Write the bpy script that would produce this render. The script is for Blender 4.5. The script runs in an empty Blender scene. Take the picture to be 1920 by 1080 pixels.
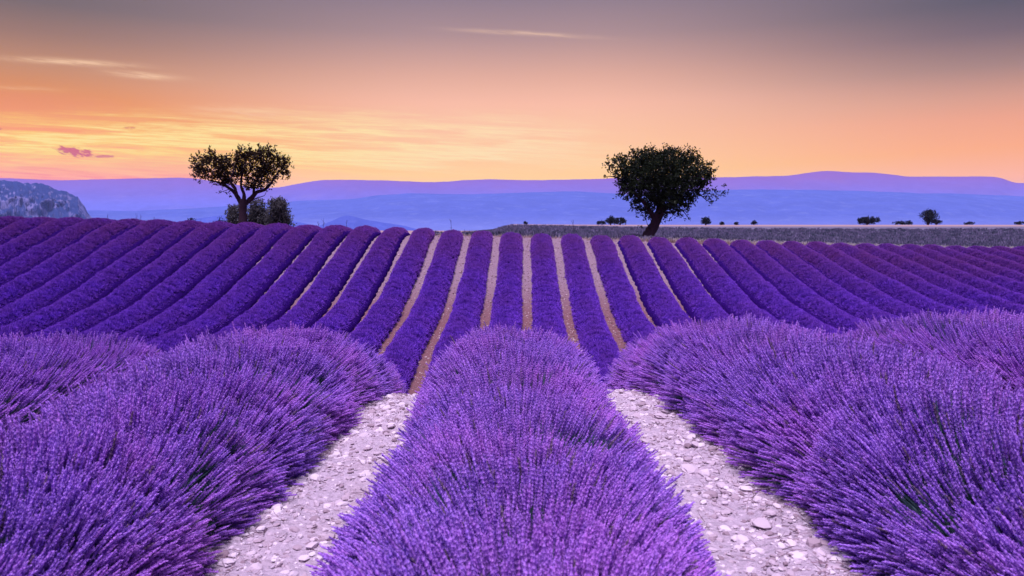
import bpy, math, random
import numpy as np
from mathutils import Vector, Matrix

rng = np.random.default_rng(7)
random.seed(7)
S = bpy.context.scene
COL = S.collection

# ------------------------------------------------------------------ camera
F = 1400.0           # focal length in photo pixels (1920 wide)
HY = 418.0           # horizon row in the photo
cam_d = bpy.data.cameras.new('camera')
cam_d.sensor_width = 36.0
cam_d.lens = 36.0 * F / 1920.0
cam_d.clip_start = 0.05
cam_d.clip_end = 90000.0
cam_d.dof.use_dof = True
cam_d.dof.focus_distance = 12.0
cam_d.dof.aperture_fstop = 5.0
cam = bpy.data.objects.new('camera', cam_d)
COL.objects.link(cam)
cam.location = (0, 0, 0)
cam.rotation_euler = (math.radians(90) - math.atan((540 - HY) / F), 0, 0)
S.camera = cam

# ------------------------------------------------------------------ exposure
S.view_settings.view_transform = 'Standard'
S.view_settings.look = 'None'
S.view_settings.gamma = 1.0
S.view_settings.use_curve_mapping = False
EXPO = 0.35
S.view_settings.exposure = EXPO
S.render.engine = 'CYCLES'
S.cycles.use_denoising = True
S.cycles.max_bounces = 6
S.cycles.diffuse_bounces = 3
S.cycles.glossy_bounces = 1
S.cycles.transmission_bounces = 2
S.cycles.volume_bounces = 1
S.cycles.transparent_max_bounces = 4
S.cycles.caustics_reflective = False
S.cycles.caustics_refractive = False

# ------------------------------------------------------------------ sun
sun_d = bpy.data.lights.new('sun', 'SUN')
sun_d.energy = 5.0
sun_d.angle = math.radians(28)
sun_d.color = (0.90, 0.80, 1.0)
sun = bpy.data.objects.new('sun', sun_d)
COL.objects.link(sun)
sun.rotation_euler = (math.radians(14), math.radians(-7), 0)   # high, from behind the camera and a little left

# ------------------------------------------------------------------ small node helper
def srgb(r, g, b):
    f = lambda c: (c / 255 / 12.92) if c <= 10 else ((c / 255 + 0.055) / 1.055) ** 2.4
    return (f(r), f(g), f(b), 1.0)


class NT:
    def __init__(s, tree):
        s.t = tree
        tree.nodes.clear()

    def n(s, kind, ins=None, **props):
        nd = s.t.nodes.new(kind)
        for k, v in props.items():
            setattr(nd, k, v)
        for k, v in (ins or {}).items():
            if isinstance(v, bpy.types.NodeSocket):
                s.t.links.new(v, nd.inputs[k])
            else:
                nd.inputs[k].default_value = v
        return nd

    def math(s, op, a, b=None, c=None, clamp=False):
        ins = {0: a}
        if b is not None: ins[1] = b
        if c is not None: ins[2] = c
        return s.n('ShaderNodeMath', ins, operation=op, use_clamp=clamp).outputs[0]

    def mix(s, fac, a, b, blend='MIX'):
        nd = s.n('ShaderNodeMix', {0: fac}, data_type='RGBA', blend_type=blend)
        for k, v in ((6, a), (7, b)):
            if isinstance(v, bpy.types.NodeSocket): s.t.links.new(v, nd.inputs[k])
            else: nd.inputs[k].default_value = v
        return nd.outputs[2]

    def ramp(s, fac, stops, interp='LINEAR'):
        nd = s.n('ShaderNodeValToRGB', {0: fac})
        cr = nd.color_ramp
        cr.interpolation = interp
        while len(cr.elements) < len(stops): cr.elements.new(0.5)
        for e, (p, c) in zip(cr.elements, stops):
            e.position = p
            e.color = c if len(c) == 4 else (*c, 1)
        return nd.outputs[0]

    def sstep(s, x, a, b):
        nd = s.n('ShaderNodeMapRange', {0: x, 1: a, 2: b, 3: 0.0, 4: 1.0}, interpolation_type='SMOOTHSTEP')
        return nd.outputs[0]

    def noise(s, vec, scale, detail=4, rough=0.55, dist=0.0):
        return s.n('ShaderNodeTexNoise', {'Vector': vec, 'Scale': scale, 'Detail': detail, 'Roughness': rough, 'Distortion': dist}).outputs[0]


HAZE_D, HAZE_TOP, HAZE_I = 3.2e-5, 860.0, (0.24, 0.27, 0.80)
# ------------------------------------------------------------------ world: dusk sky with cirrus
W = bpy.data.worlds.new('World')
S.world = W
W.use_nodes = True
w = NT(W.node_tree)
tc = w.n('ShaderNodeTexCoord').outputs['Generated']
nrm = w.n('ShaderNodeVectorMath', {0: tc}, operation='NORMALIZE').outputs[0]
sp = w.n('ShaderNodeSeparateXYZ', {0: nrm})
dx, dy, dz = sp.outputs
elev = w.math('MULTIPLY', w.math('ARCSINE', dz), 57.29578)          # degrees
azim = w.math('MULTIPLY', w.math('ARCTAN2', dx, dy), 57.29578)      # degrees, 0 ahead, + right
e01 = w.math('DIVIDE', w.math('MAXIMUM', elev, 0.0), 90.0, clamp=True)
GA = 1.0
def st(deg, c, k=1.0):
    c = srgb(*c)
    return (deg / 90.0, (c[0] * k, c[1] * k, c[2] * k, 1))
zen = [(24, (108, 104, 134)), (40, (102, 107, 150)), (90, (92, 104, 158))]
mid = w.ramp(e01, [st(0, (255, 212, 158), 1.05), st(3.6, (255, 208, 162), 1.03), st(6.8, (254, 198, 170)), st(8.9, (250, 191, 173)), st(10.8, (228, 175, 163)),
                   st(13.8, (176, 146, 154)), st(16.6, (142, 127, 147))] + [st(*z) for z in zen])
left = w.ramp(e01, [st(0, (255, 180, 76), 1.1), st(3.2, (255, 186, 88), 1.05), st(6.0, (252, 164, 98)), st(8.0, (232, 150, 110)),
                    st(9.9, (200, 146, 126)), st(11.9, (160, 126, 124)), st(13.8, (124, 111, 122))] + [st(*z) for z in zen])
right = w.ramp(e01, [st(0, (255, 194, 130), 1.05), st(3.2, (254, 186, 134)), st(4.9, (252, 176, 148)), st(6.6, (240, 168, 150)), st(8.0, (216, 160, 150)), st(9.9, (168, 136, 140)),
                     st(11.9, (124, 109, 127)), st(13.8, (98, 96, 118))] + [st(*z) for z in zen])
back = w.ramp(e01, [st(0, (190, 160, 190)), st(8, (186, 158, 198)), st(16, (150, 140, 190)), st(24, (128, 124, 176)), st(40, (112, 116, 168)), st(90, (92, 104, 158))])
fl = w.sstep(azim, -4.0, -34.0)
fr = w.sstep(azim, 4.0, 36.0)
sky = w.mix(fl, mid, left)
sky = w.mix(fr, sky, right)
absaz = w.math('ABSOLUTE', azim)
sky = w.mix(w.sstep(absaz, 50.0, 110.0), sky, back)
dyc = w.math('MAXIMUM', dy, 0.25)
azg = w.math('MULTIPLY', w.math('DIVIDE', dx, dyc), 57.29578)
elg = w.math('MULTIPLY', w.math('DIVIDE', dz, dyc), 57.29578)
# cirrus coordinates: azimuth / elevation in degrees, slightly sheared
def cvec(sx, sy, shear, off=0.0):
    u = w.math('MULTIPLY', azg, sx)
    v = w.math('MULTIPLY', w.math('ADD', elg, w.math('MULTIPLY', azg, shear)), sy)
    return w.n('ShaderNodeCombineXYZ', {0: u, 1: v, 2: off}).outputs[0]
def blob(az, el, saz, sel, shear=0.0):
    u = w.math('DIVIDE', w.math('SUBTRACT', azg, az), saz)
    el2 = w.math('ADD', elg, w.math('MULTIPLY', w.math('SUBTRACT', azg, az), shear))
    v = w.math('DIVIDE', w.math('SUBTRACT', el2, el), sel)
    r2 = w.math('ADD', w.math('MULTIPLY', u, u), w.math('MULTIPLY', v, v))
    return w.math('POWER', 2.718, w.math('MULTIPLY', r2, -1.0))
def pxaz(x): return math.degrees((x - 960) / F)
def pxel(y, x=960): return math.degrees((HY - y) / F)
n1 = w.noise(cvec(0.085, 1.35, 0.055), 1.0, 7, 0.62, 0.6)
n2 = w.noise(cvec(0.20, 3.0, 0.045, 7.3), 1.0, 6, 0.6, 0.4)
streak = w.math('MULTIPLY_ADD', w.sstep(n1, 0.38, 0.58), 0.75, w.math('MULTIPLY', w.sstep(n2, 0.42, 0.7), 0.4))
n3 = w.noise(cvec(0.30, 7.5, 0.05, 17.0), 1.0, 6, 0.65, 0.3)
streak = w.math('MULTIPLY', streak, w.math('MULTIPLY_ADD', w.sstep(n3, 0.36, 0.62), 0.75, 0.5))
# broad band of cirrus, thick at the left, thinning to the right tree
lowband = w.math('MULTIPLY', w.sstep(elg, 3.2, 4.8), w.sstep(w.math('ADD', elg, w.math('MULTIPLY_ADD', n2, 3.0, -1.5)), 9.0, 6.4))
azb = w.sstep(azg, 13.0, -6.0)
cm = w.math('MULTIPLY', w.math('MULTIPLY', w.math('MULTIPLY', streak, 1.25), lowband), azb)
gold = w.mix(w.sstep(azg, 4.0, -26.0), srgb(255, 224, 186), srgb(255, 226, 162))
sky = w.mix(w.math('MULTIPLY', cm, 0.95, clamp=True), sky, gold)
# orange bank low on the left
ob = w.math('MULTIPLY', w.math('MULTIPLY', w.sstep(elg, 6.0, 3.6), w.sstep(azg, -14.0, -30.0)), w.sstep(n1, 0.35, 0.62))
sky = w.mix(w.math('MULTIPLY', ob, 0.8), sky, srgb(250, 140, 64))
# separate wisps
wis = w.noise(cvec(0.4, 4.0, 0.12, 3.1), 1.0, 5, 0.6, 0.5)
wm = w.sstep(wis, 0.34, 0.62)
for (x, y, sx_, sy_, sh, amt) in [(985, 73, 4.4, 0.15, 0.055, 0.75), (150, 124, 4.2, 0.22, 0.055, 0.85), (285, 148, 2.2, 0.22, 0.085, 0.95),
                                  (470, 214, 4.2, 0.42, 0.05, 0.5), (60, 172, 3.0, 0.2, 0.05, 0.3)]:
    b = blob(pxaz(x), pxel(y, x), sx_, sy_, sh)
    sky = w.mix(w.math('MULTIPLY', w.math('MULTIPLY', b, w.math('MULTIPLY_ADD', wm, 0.7, 0.3)), amt, clamp=True), sky, srgb(250, 206, 176) if x < 900 else srgb(232, 192, 174))
# small dark red clouds
dn = w.noise(cvec(1.3, 3.6, 0.25, 9.0), 1.0, 6, 0.7)
for (x, y, sx_, sy_, sh, amt) in [(150, 287, 1.6, 0.42, 0.16, 1.0), (205, 295, 0.9, 0.12, 0.0, 0.8), (253, 243, 0.5, 0.11, 0.05, 0.6), (8, 245, 0.5, 0.13, -0.1, 0.6)]:
    b = blob(pxaz(x), pxel(y, x), sx_, sy_, sh)
    m = w.sstep(w.math('MULTIPLY', b, w.math('MULTIPLY_ADD', dn, 4.4, -1.35)), 0.30, 0.62)
    sky = w.mix(w.math('MULTIPLY', m, amt * 0.85), sky, srgb(205, 96, 82))
# below the horizon: dull ground tone
sky = w.mix(w.sstep(elev, 0.0, -3.0), sky, (0.10, 0.07, 0.13, 1))
# the sky stands behind the haze, so it is as much stronger and redder as that air takes away and adds
tau = w.math('DIVIDE', HAZE_D * HAZE_TOP, w.math('MAXIMUM', w.math('ABSOLUTE', dz), 0.052))
T_ = w.math('POWER', 2.71828, w.math('MULTIPLY', tau, -1.0))
iT = w.math('SUBTRACT', 1.0, T_)
sc3 = w.n('ShaderNodeSeparateColor', {'Color': sky})
chs = [w.math('MAXIMUM', 0.012, w.math('DIVIDE', w.math('SUBTRACT', w.math('DIVIDE', sc3.outputs[k], 2 ** EXPO), w.math('MULTIPLY', iT, HAZE_I[k])), T_)) for k in range(3)]
sky = w.n('ShaderNodeCombineColor', {0: chs[0], 1: chs[1], 2: chs[2]}).outputs[0]
bg = w.n('ShaderNodeBackground', {'Color': sky, 'Strength': 1.0})
out = w.n('ShaderNodeOutputWorld', {'Surface': bg.outputs[0]})

# ------------------------------------------------------------------ object helpers
def tag(o, label=None, cat=None, group=None, kind=None):
    if label: o['label'] = label
    if cat: o['category'] = cat
    if group: o['group'] = group
    if kind: o['kind'] = kind
    return o


def mesh(name, verts, faces, mat=None, smooth=False):
    me = bpy.data.meshes.new(name)
    verts = np.asarray(verts, dtype=np.float32)
    if isinstance(faces, np.ndarray):
        nf, k = faces.shape
        me.vertices.add(len(verts)); me.vertices.foreach_set('co', verts.ravel())
        me.loops.add(nf * k); me.loops.foreach_set('vertex_index', faces.astype(np.int32).ravel())
        me.polygons.add(nf)
        me.polygons.foreach_set('loop_start', np.arange(nf, dtype=np.int32) * k)
        me.polygons.foreach_set('loop_total', np.full(nf, k, dtype=np.int32))
        me.update(calc_edges=True)
    else:
        me.from_pydata([tuple(v) for v in verts], [], faces)
    if smooth:
        me.polygons.foreach_set('use_smooth', np.ones(len(me.polygons), dtype=bool))
    if mat: me.materials.append(mat)
    me.validate(); me.update()
    return me


def link(name, me, parent=None, loc=None):
    o = bpy.data.objects.new(name, me)
    COL.objects.link(o)
    if parent: o.parent = parent
    if loc is not None: o.location = loc
    return o


def empty(name, loc, label, cat, group=None):
    o = bpy.data.objects.new(name, None)
    COL.objects.link(o)
    o.location = loc
    o.empty_display_size = 0.3
    return tag(o, label, cat, group)


def grid_faces(nu, nv, wrap=False):
    i, j = np.meshgrid(np.arange(nu - 1), np.arange(nv - 1 if not wrap else nv), indexing='ij')
    j2 = (j + 1) % nv
    return np.stack([i * nv + j, (i + 1) * nv + j, (i + 1) * nv + j2, i * nv + j2], -1).reshape(-1, 4)


# value noise in numpy
def _h(ix, iy, seed):
    n = (ix.astype(np.int64) * 374761393 + iy.astype(np.int64) * 668265263 + seed * 1442695041) & 0xffffffff
    n = ((n ^ (n >> 13)) * 1274126177) & 0xffffffff
    return ((n ^ (n >> 16)) & 0xffff) / 65535.0
def vnoise(x, y, seed=0):
    x = np.asarray(x, float); y = np.asarray(y, float)
    x, y = np.broadcast_arrays(x, y)
    ix, iy = np.floor(x), np.floor(y)
    fx, fy = x - ix, y - iy
    fx = fx * fx * (3 - 2 * fx); fy = fy * fy * (3 - 2 * fy)
    a = _h(ix, iy, seed); b = _h(ix + 1, iy, seed); c = _h(ix, iy + 1, seed); d = _h(ix + 1, iy + 1, seed)
    return (a * (1 - fx) + b * fx) * (1 - fy) + (c * (1 - fx) + d * fx) * fy
def fbm(x, y, seed=0, oct=5, g=0.5):
    r, a, s = 0, 1.0, 0
    for k in range(oct):
        r = r + a * vnoise(np.asarray(x) * 2 ** k, np.asarray(y) * 2 ** k, seed + k); s += a; a *= g
    return r / s


def smooth01(x, a, b):
    t = np.clip((np.asarray(x, float) - a) / (b - a), 0, 1)
    return t * t * (3 - 2 * t)


def pchip(xs, ys):
    xs, ys = np.array(xs, float), np.array(ys, float)
    h = np.diff(xs); d = np.diff(ys) / h
    m = np.zeros_like(ys)
    for k in range(1, len(xs) - 1):
        m[k] = 0 if d[k - 1] * d[k] <= 0 else (h[k - 1] + h[k]) * 2 * d[k - 1] * d[k] / ((h[k] + 2 * h[k - 1]) * d[k] + (2 * h[k] + h[k - 1]) * d[k - 1] + 0) * 0.5 * 1.0 \
            if False else 2 * d[k - 1] * d[k] / (d[k - 1] + d[k])
    m[0], m[-1] = 0, d[-1]
    def f(x):
        x = np.asarray(x, float)
        k = np.clip(np.searchsorted(xs, x) - 1, 0, len(xs) - 2)
        t = np.clip((x - xs[k]) / h[k], 0, 1)
        return ((2 * t**3 - 3 * t**2 + 1) * ys[k] + (t**3 - 2 * t**2 + t) * h[k] * m[k] +
                (-2 * t**3 + 3 * t**2) * ys[k + 1] + (t**3 - t**2) * h[k] * m[k + 1])
    return f


# ------------------------------------------------------------------ the lie of the land
SP = 2.0             # row spacing, metres
prof = pchip([-6, 5.6, 6.2, 7, 8, 9, 10.5, 12.5, 15, 18, 22, 26, 29, 32, 35, 37, 40, 43, 46, 49, 50.5, 52, 54, 58, 70, 120, 380, 440, 1500, 3000],
             [-1.5, -1.5, -1.515, -1.62, -1.93, -2.38, -3.15, -4.2, -5.3, -6.0, -6.25, -5.98, -5.65, -5.35, -4.98, -4.65, -3.92, -3.12, -2.28, -1.42, -1.1, -0.93, -0.88, -0.86, -0.84, -0.8, -0.62, -3.0, -130, -150])
tilt = pchip([-80, -34, -25, -15, 0, 10, 25, 40, 80], [1.2, 0.80, 0.62, 0.30, 0.0, -0.34, -0.86, -1.28, -1.7])


def row_end(X):
    X = np.asarray(X, float)
    return 50.6 + 4.0 * smooth01(-X, 0, 14) + 9.0 * smooth01(X, 2, 44) 
def ground_z(X, Y):
    X = np.asarray(X, float); Y = np.asarray(Y, float)
    e = 51.6 + 9.0 * smooth01(X, 2, 44)
    Yp = np.where(Y < 29, Y, np.where(Y < e, 29 + (Y - 29) * (22.6 / (e - 29)), 51.6 + (Y - e)))
    z = prof(Yp)
    z = z + 0.023 * np.clip(X, -8, 8) * (1 - smooth01(Y, 9, 18))
    k = smooth01(Yp, 31, 50) * (1 - 0.75 * smooth01(Y, 60, 300)) * (1 - 0.25 * smooth01(Y, 300, 420))
    z = z + tilt(X) * k
    z = z - smooth01(-X, -1, 12) * (0.085 * np.clip(Y - 51, 0, 40) + 0.014 * np.clip(Y - 49, 0, 2) ** 2)
    z = z + 0.30 * np.sin(X * 0.11 + 1.0) * smooth01(Y, 14, 24) * (1 - smooth01(Y, 30, 42)) * 0.5
    return z


cx_f = pchip([-6, 3, 6.5, 14, 29, 36, 51, 62], [0.07, 0.05, -0.02, -0.2, -0.41, -0.26, 0.0, 0.2])
def row_x(i, Y):
    return i * SP + cx_f(Y) + 0.05 * (vnoise(np.asarray(Y) * 0.25, i * 3.1, 5) - 0.5)

# ------------------------------------------------------------------ materials
def new_mat(name):
    m = bpy.data.materials.new(name)
    m.use_nodes = True
    return m, NT(m.node_tree)


def finish(t, col, rough=0.9, bump=None, bdist=0.02, bstr=0.5, trans=None, spec=0.25, sheen=0.0):
    ins = {'Base Color': col, 'Roughness': rough, 'Specular IOR Level': spec}
    if sheen: ins['Sheen Weight'] = sheen
    if bump is not None:
        ins['Normal'] = t.n('ShaderNodeBump', {'Height': bump, 'Distance': bdist, 'Strength': bstr}).outputs[0]
    p = t.n('ShaderNodeBsdfPrincipled', ins)
    sh = p.outputs[0]
    if trans is not None:
        tr = t.n('ShaderNodeBsdfTranslucent', {'Color': col})
        sh = t.n('ShaderNodeMixShader', {0: trans, 1: sh, 2: tr.outputs[0]}).outputs[0]
    t.n('ShaderNodeOutputMaterial', {'Surface': sh})


def m_flower(name, c0, c1, c2):
    m, t = new_mat(name)
    rnd = t.n('ShaderNodeObjectInfo').outputs['Random']
    tone = t.n('ShaderNodeAttribute', attribute_name='tone', attribute_type='INSTANCER').outputs['Fac']
    col = t.mix(rnd, c0, c1)
    col = t.mix(tone, col, c2)
    oc = t.n('ShaderNodeTexCoord').outputs['Object']
    fl = t.noise(oc, 260.0, 2, 0.5)
    col = t.mix(t.sstep(fl, 0.5, 0.72), col, (c1[0] * 1.5, c1[1] * 1.6, min(1, c1[2] * 1.25), 1))
    if 'far' not in name:      # a few faded heads
        col = t.mix(t.math('GREATER_THAN', t.n('ShaderNodeMath', {0: t.math('MULTIPLY', rnd, 37.7)}, operation='FRACT').outputs[0], 0.975), col, (0.24, 0.15, 0.26, 1))
    finish(t, col, 0.75, trans=0.25, spec=0.15)
    return m


M = {}
M['flower'] = m_flower('lavender_flower', (0.15, 0.060, 0.46, 1), (0.52, 0.25, 0.92, 1), (0.54, 0.19, 0.76, 1))
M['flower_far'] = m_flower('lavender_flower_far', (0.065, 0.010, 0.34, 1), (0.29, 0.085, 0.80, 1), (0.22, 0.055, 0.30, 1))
m, t = new_mat('lavender_stem')
rnd = t.n('ShaderNodeObjectInfo').outputs['Random']
finish(t, t.mix(rnd, (0.045, 0.095, 0.11, 1), (0.13, 0.21, 0.23, 1)), 0.7, trans=0.15)
M['stem'] = m
m, t = new_mat('lavender_foliage')
g = t.n('ShaderNodeNewGeometry').outputs['Position']
nz = t.noise(g, 9.0, 5, 0.6)
finish(t, t.mix(nz, (0.010, 0.014, 0.035, 1), (0.03, 0.055, 0.06, 1)), 0.9, t.noise(g, 45.0, 4, 0.7), 0.05, 1.0)
M['foliage'] = m
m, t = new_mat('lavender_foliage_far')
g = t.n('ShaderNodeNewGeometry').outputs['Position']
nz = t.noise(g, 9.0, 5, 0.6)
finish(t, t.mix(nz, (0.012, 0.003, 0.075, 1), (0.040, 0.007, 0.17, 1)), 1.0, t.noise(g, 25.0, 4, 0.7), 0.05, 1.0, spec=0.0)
M['foliage_far'] = m  # kept dark: shade on the far row flanks is put into this colour

# field soil: pale stony path, redder down the slope, where evening glow is put into its colour
m, t = new_mat('stony_soil')
g = t.n('ShaderNodeNewGeometry').outputs['Position']
sep = t.n('ShaderNodeSeparateXYZ', {0: g})
a = t.noise(g, 3.0, 6, 0.65)
b = t.noise(g, 28.0, 6, 0.7)
v = t.n('ShaderNodeTexVoronoi', {'Vector': g, 'Scale': 22.0, 'Randomness': 1.0})
vd = v.outputs['Distance']
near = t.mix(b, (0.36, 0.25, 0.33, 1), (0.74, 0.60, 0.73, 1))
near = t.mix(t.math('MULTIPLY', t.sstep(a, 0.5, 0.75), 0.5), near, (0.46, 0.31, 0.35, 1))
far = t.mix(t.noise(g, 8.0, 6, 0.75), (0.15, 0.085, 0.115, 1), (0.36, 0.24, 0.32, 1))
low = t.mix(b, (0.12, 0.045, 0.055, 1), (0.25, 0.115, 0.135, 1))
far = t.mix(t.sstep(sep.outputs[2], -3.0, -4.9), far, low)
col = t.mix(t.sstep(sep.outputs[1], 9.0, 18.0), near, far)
hh = t.math('ADD', t.math('MULTIPLY', b, 0.6), t.math('MULTIPLY', t.math('SUBTRACT', 1.0, vd), 0.5))
finish(t, col, 0.95, hh, 0.06, 1.0)
M['soil'] = m

m, t = new_mat('limestone')
rnd = t.n('ShaderNodeObjectInfo').outputs['Random']
g = t.n('ShaderNodeNewGeometry').outputs['Position']
b = t.noise(g, 30.0, 5, 0.6)
c = t.ramp(rnd, [(0, (0.17, 0.10, 0.14)), (0.22, (0.40, 0.29, 0.36)), (0.65, (0.60, 0.48, 0.58)), (1.0, (0.74, 0.63, 0.72))])
finish(t, t.mix(t.math('MULTIPLY', b, 0.45), c, (0.32, 0.24, 0.26, 1)), 0.85, b, 0.01, 0.5)
M['stone'] = m
m, t = new_mat('field_stone')
rnd = t.n('ShaderNodeObjectInfo').outputs['Random']
c = t.ramp(rnd, [(0, (0.12, 0.055, 0.06)), (0.4, (0.28, 0.17, 0.19)), (1.0, (0.52, 0.39, 0.42))])
finish(t, c, 0.9)
M['field_stone'] = m

# meadow / young lavender on the plateau, wheat stubble strip at the rim, valley
m, t = new_mat('plateau_meadow')
g = t.n('ShaderNodeNewGeometry').outputs['Position']
sep = t.n('ShaderNodeSeparateXYZ', {0: g})
a = t.noise(g, 0.35, 5, 0.65)
b = t.noise(g, 2.2, 5, 0.7)
col = t.mix(b, (0.065, 0.075, 0.11, 1), (0.19, 0.175, 0.25, 1))
col = t.mix(t.math('MULTIPLY', a, 0.6), col, (0.12, 0.085, 0.18, 1))
wig = t.math('MULTIPLY_ADD', t.noise(g, 0.03, 3, 0.5), 30.0, sep.outputs[1])
gold = t.mix(t.noise(g, 0.5, 4, 0.6), (0.24, 0.15, 0.17, 1), (0.38, 0.25, 0.26, 1))
col = t.mix(t.sstep(wig, 262.0, 290.0), col, gold)
finish(t, col, 1.0, b, 0.1, 0.8)
M['meadow'] = m
m, t = new_mat('valley_land')
g = t.n('ShaderNodeNewGeometry').outputs['Position']
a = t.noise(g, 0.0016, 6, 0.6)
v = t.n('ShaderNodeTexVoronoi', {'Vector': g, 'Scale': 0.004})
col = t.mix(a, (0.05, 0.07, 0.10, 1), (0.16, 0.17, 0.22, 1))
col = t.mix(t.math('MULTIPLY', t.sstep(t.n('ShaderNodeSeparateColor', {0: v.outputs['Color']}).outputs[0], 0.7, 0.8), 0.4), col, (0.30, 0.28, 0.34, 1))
finish(t, col, 1.0)
M['valley'] = m


def m_hill(name, base, light, scale, lightamt, haze_tint=None):
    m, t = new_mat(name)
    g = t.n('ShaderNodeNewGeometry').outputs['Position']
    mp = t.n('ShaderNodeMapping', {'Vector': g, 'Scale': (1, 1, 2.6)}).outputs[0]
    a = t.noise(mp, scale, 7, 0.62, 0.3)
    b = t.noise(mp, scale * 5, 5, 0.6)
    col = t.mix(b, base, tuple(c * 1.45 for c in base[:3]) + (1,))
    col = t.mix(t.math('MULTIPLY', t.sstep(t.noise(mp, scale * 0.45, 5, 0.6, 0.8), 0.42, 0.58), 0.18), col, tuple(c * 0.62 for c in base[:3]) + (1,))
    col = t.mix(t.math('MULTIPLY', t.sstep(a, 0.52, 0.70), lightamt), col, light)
    if haze_tint:
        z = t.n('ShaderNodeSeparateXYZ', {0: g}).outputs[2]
        col = t.mix(t.math('MULTIPLY', t.n('ShaderNodeMapRange', {0: z, 1: haze_tint[0], 2: haze_tint[1], 3: 0.0, 4: 1.0}).outputs[0], t.math('MULTIPLY_ADD', a, 0.5, 0.6)), col, haze_tint[2])  # change of haze with height, painted into the land colour
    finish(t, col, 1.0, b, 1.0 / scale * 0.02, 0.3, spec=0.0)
    return m


M['ridge_far'] = m_hill('far_ridge_land', (0.10, 0.105, 0.34, 1), (0.18, 0.17, 0.40, 1), 0.0016, 0.4, (250.0, 800.0, (0.22, 0.075, 0.20, 1)))  # pinkish towards the crest, a haze gradient painted on the land
M['ridge_mid'] = m_hill('middle_ridge_land', (0.065, 0.088, 0.29, 1), (0.18, 0.22, 0.44, 1), 0.0075, 0.28, (70.0, -130.0, (0.17, 0.20, 0.46, 1)))  # paler towards the foot, valley haze painted into the colour
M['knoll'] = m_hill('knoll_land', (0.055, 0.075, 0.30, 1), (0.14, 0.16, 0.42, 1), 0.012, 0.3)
m, t = new_mat('limestone_cliff')
g = t.n('ShaderNodeNewGeometry')
P = g.outputs['Position']
nzs = t.n('ShaderNodeSeparateXYZ', {0: g.outputs['Normal']}).outputs[2]
mp = t.n('ShaderNodeMapping', {'Vector': P, 'Scale': (1, 1, 0.5)}).outputs[0]
b = t.noise(mp, 0.016, 8, 0.75)
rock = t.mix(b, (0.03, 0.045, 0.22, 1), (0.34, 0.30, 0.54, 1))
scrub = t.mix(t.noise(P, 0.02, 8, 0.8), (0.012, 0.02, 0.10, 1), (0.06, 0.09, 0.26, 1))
f = t.math('MULTIPLY', t.sstep(nzs, 0.90, 0.70), t.sstep(b, 0.44, 0.54))
finish(t, t.mix(f, scrub, rock), 1.0, b, 30.0, 1.0, spec=0.0)
M['butte'] = m


def m_leaf(name, c0, c1, tr=0.3):
    m, t = new_mat(name)
    at = t.n('ShaderNodeAttribute', attribute_name='tone', attribute_type='GEOMETRY').outputs['Fac']
    col = t.mix(at, c0, c1)
    finish(t, col, 0.6, trans=tr, spec=0.2)
    return m


M['leaf_left'] = m_leaf('almond_leaf_rim_glow', (0.006, 0.007, 0.004, 1), (0.040, 0.016, 0.006, 1), 0.4)  # orange rim glow of the crown is put into the brown tone
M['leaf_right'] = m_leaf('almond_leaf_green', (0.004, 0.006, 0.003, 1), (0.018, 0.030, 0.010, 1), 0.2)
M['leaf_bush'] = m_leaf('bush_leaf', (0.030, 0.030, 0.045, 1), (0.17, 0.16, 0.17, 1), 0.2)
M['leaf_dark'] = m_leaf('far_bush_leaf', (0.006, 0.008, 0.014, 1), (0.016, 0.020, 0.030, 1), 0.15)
m, t = new_mat('bark')
g = t.n('ShaderNodeNewGeometry').outputs['Position']
mp = t.n('ShaderNodeMapping', {'Vector': g, 'Scale': (1, 1, 0.3)}).outputs[0]
b = t.noise(mp, 14.0, 6, 0.7, 0.5)
finish(t, t.mix(b, (0.012, 0.006, 0.012, 1), (0.07, 0.032, 0.06, 1)), 0.95, b, 0.06, 1.0)
M['bark'] = m
m, t = new_mat('dry_grass')
rnd = t.n('ShaderNodeObjectInfo').outputs['Random']
finish(t, t.mix(rnd, (0.22, 0.13, 0.12, 1), (0.62, 0.46, 0.40, 1)), 0.9, trans=0.3)
M['dry'] = m
m, t = new_mat('green_tuft')
rnd = t.n('ShaderNodeObjectInfo').outputs['Random']
finish(t, t.mix(rnd, (0.035, 0.050, 0.080, 1), (0.21, 0.17, 0.30, 1)), 0.9, trans=0.2)
M['tuft'] = m
m, t = new_mat('white_flower')
finish(t, (0.8, 0.76, 0.78, 1), 0.8, trans=0.3)
M['white'] = m

# ------------------------------------------------------------------ instancing on points (uncountable stuff only)
def protos(name, objs):
    c = bpy.data.collections.new(name)
    for k, me in enumerate(objs):
        o = bpy.data.objects.new('%s_%02d' % (name, k), me)
        c.objects.link(o)
    return c


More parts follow.
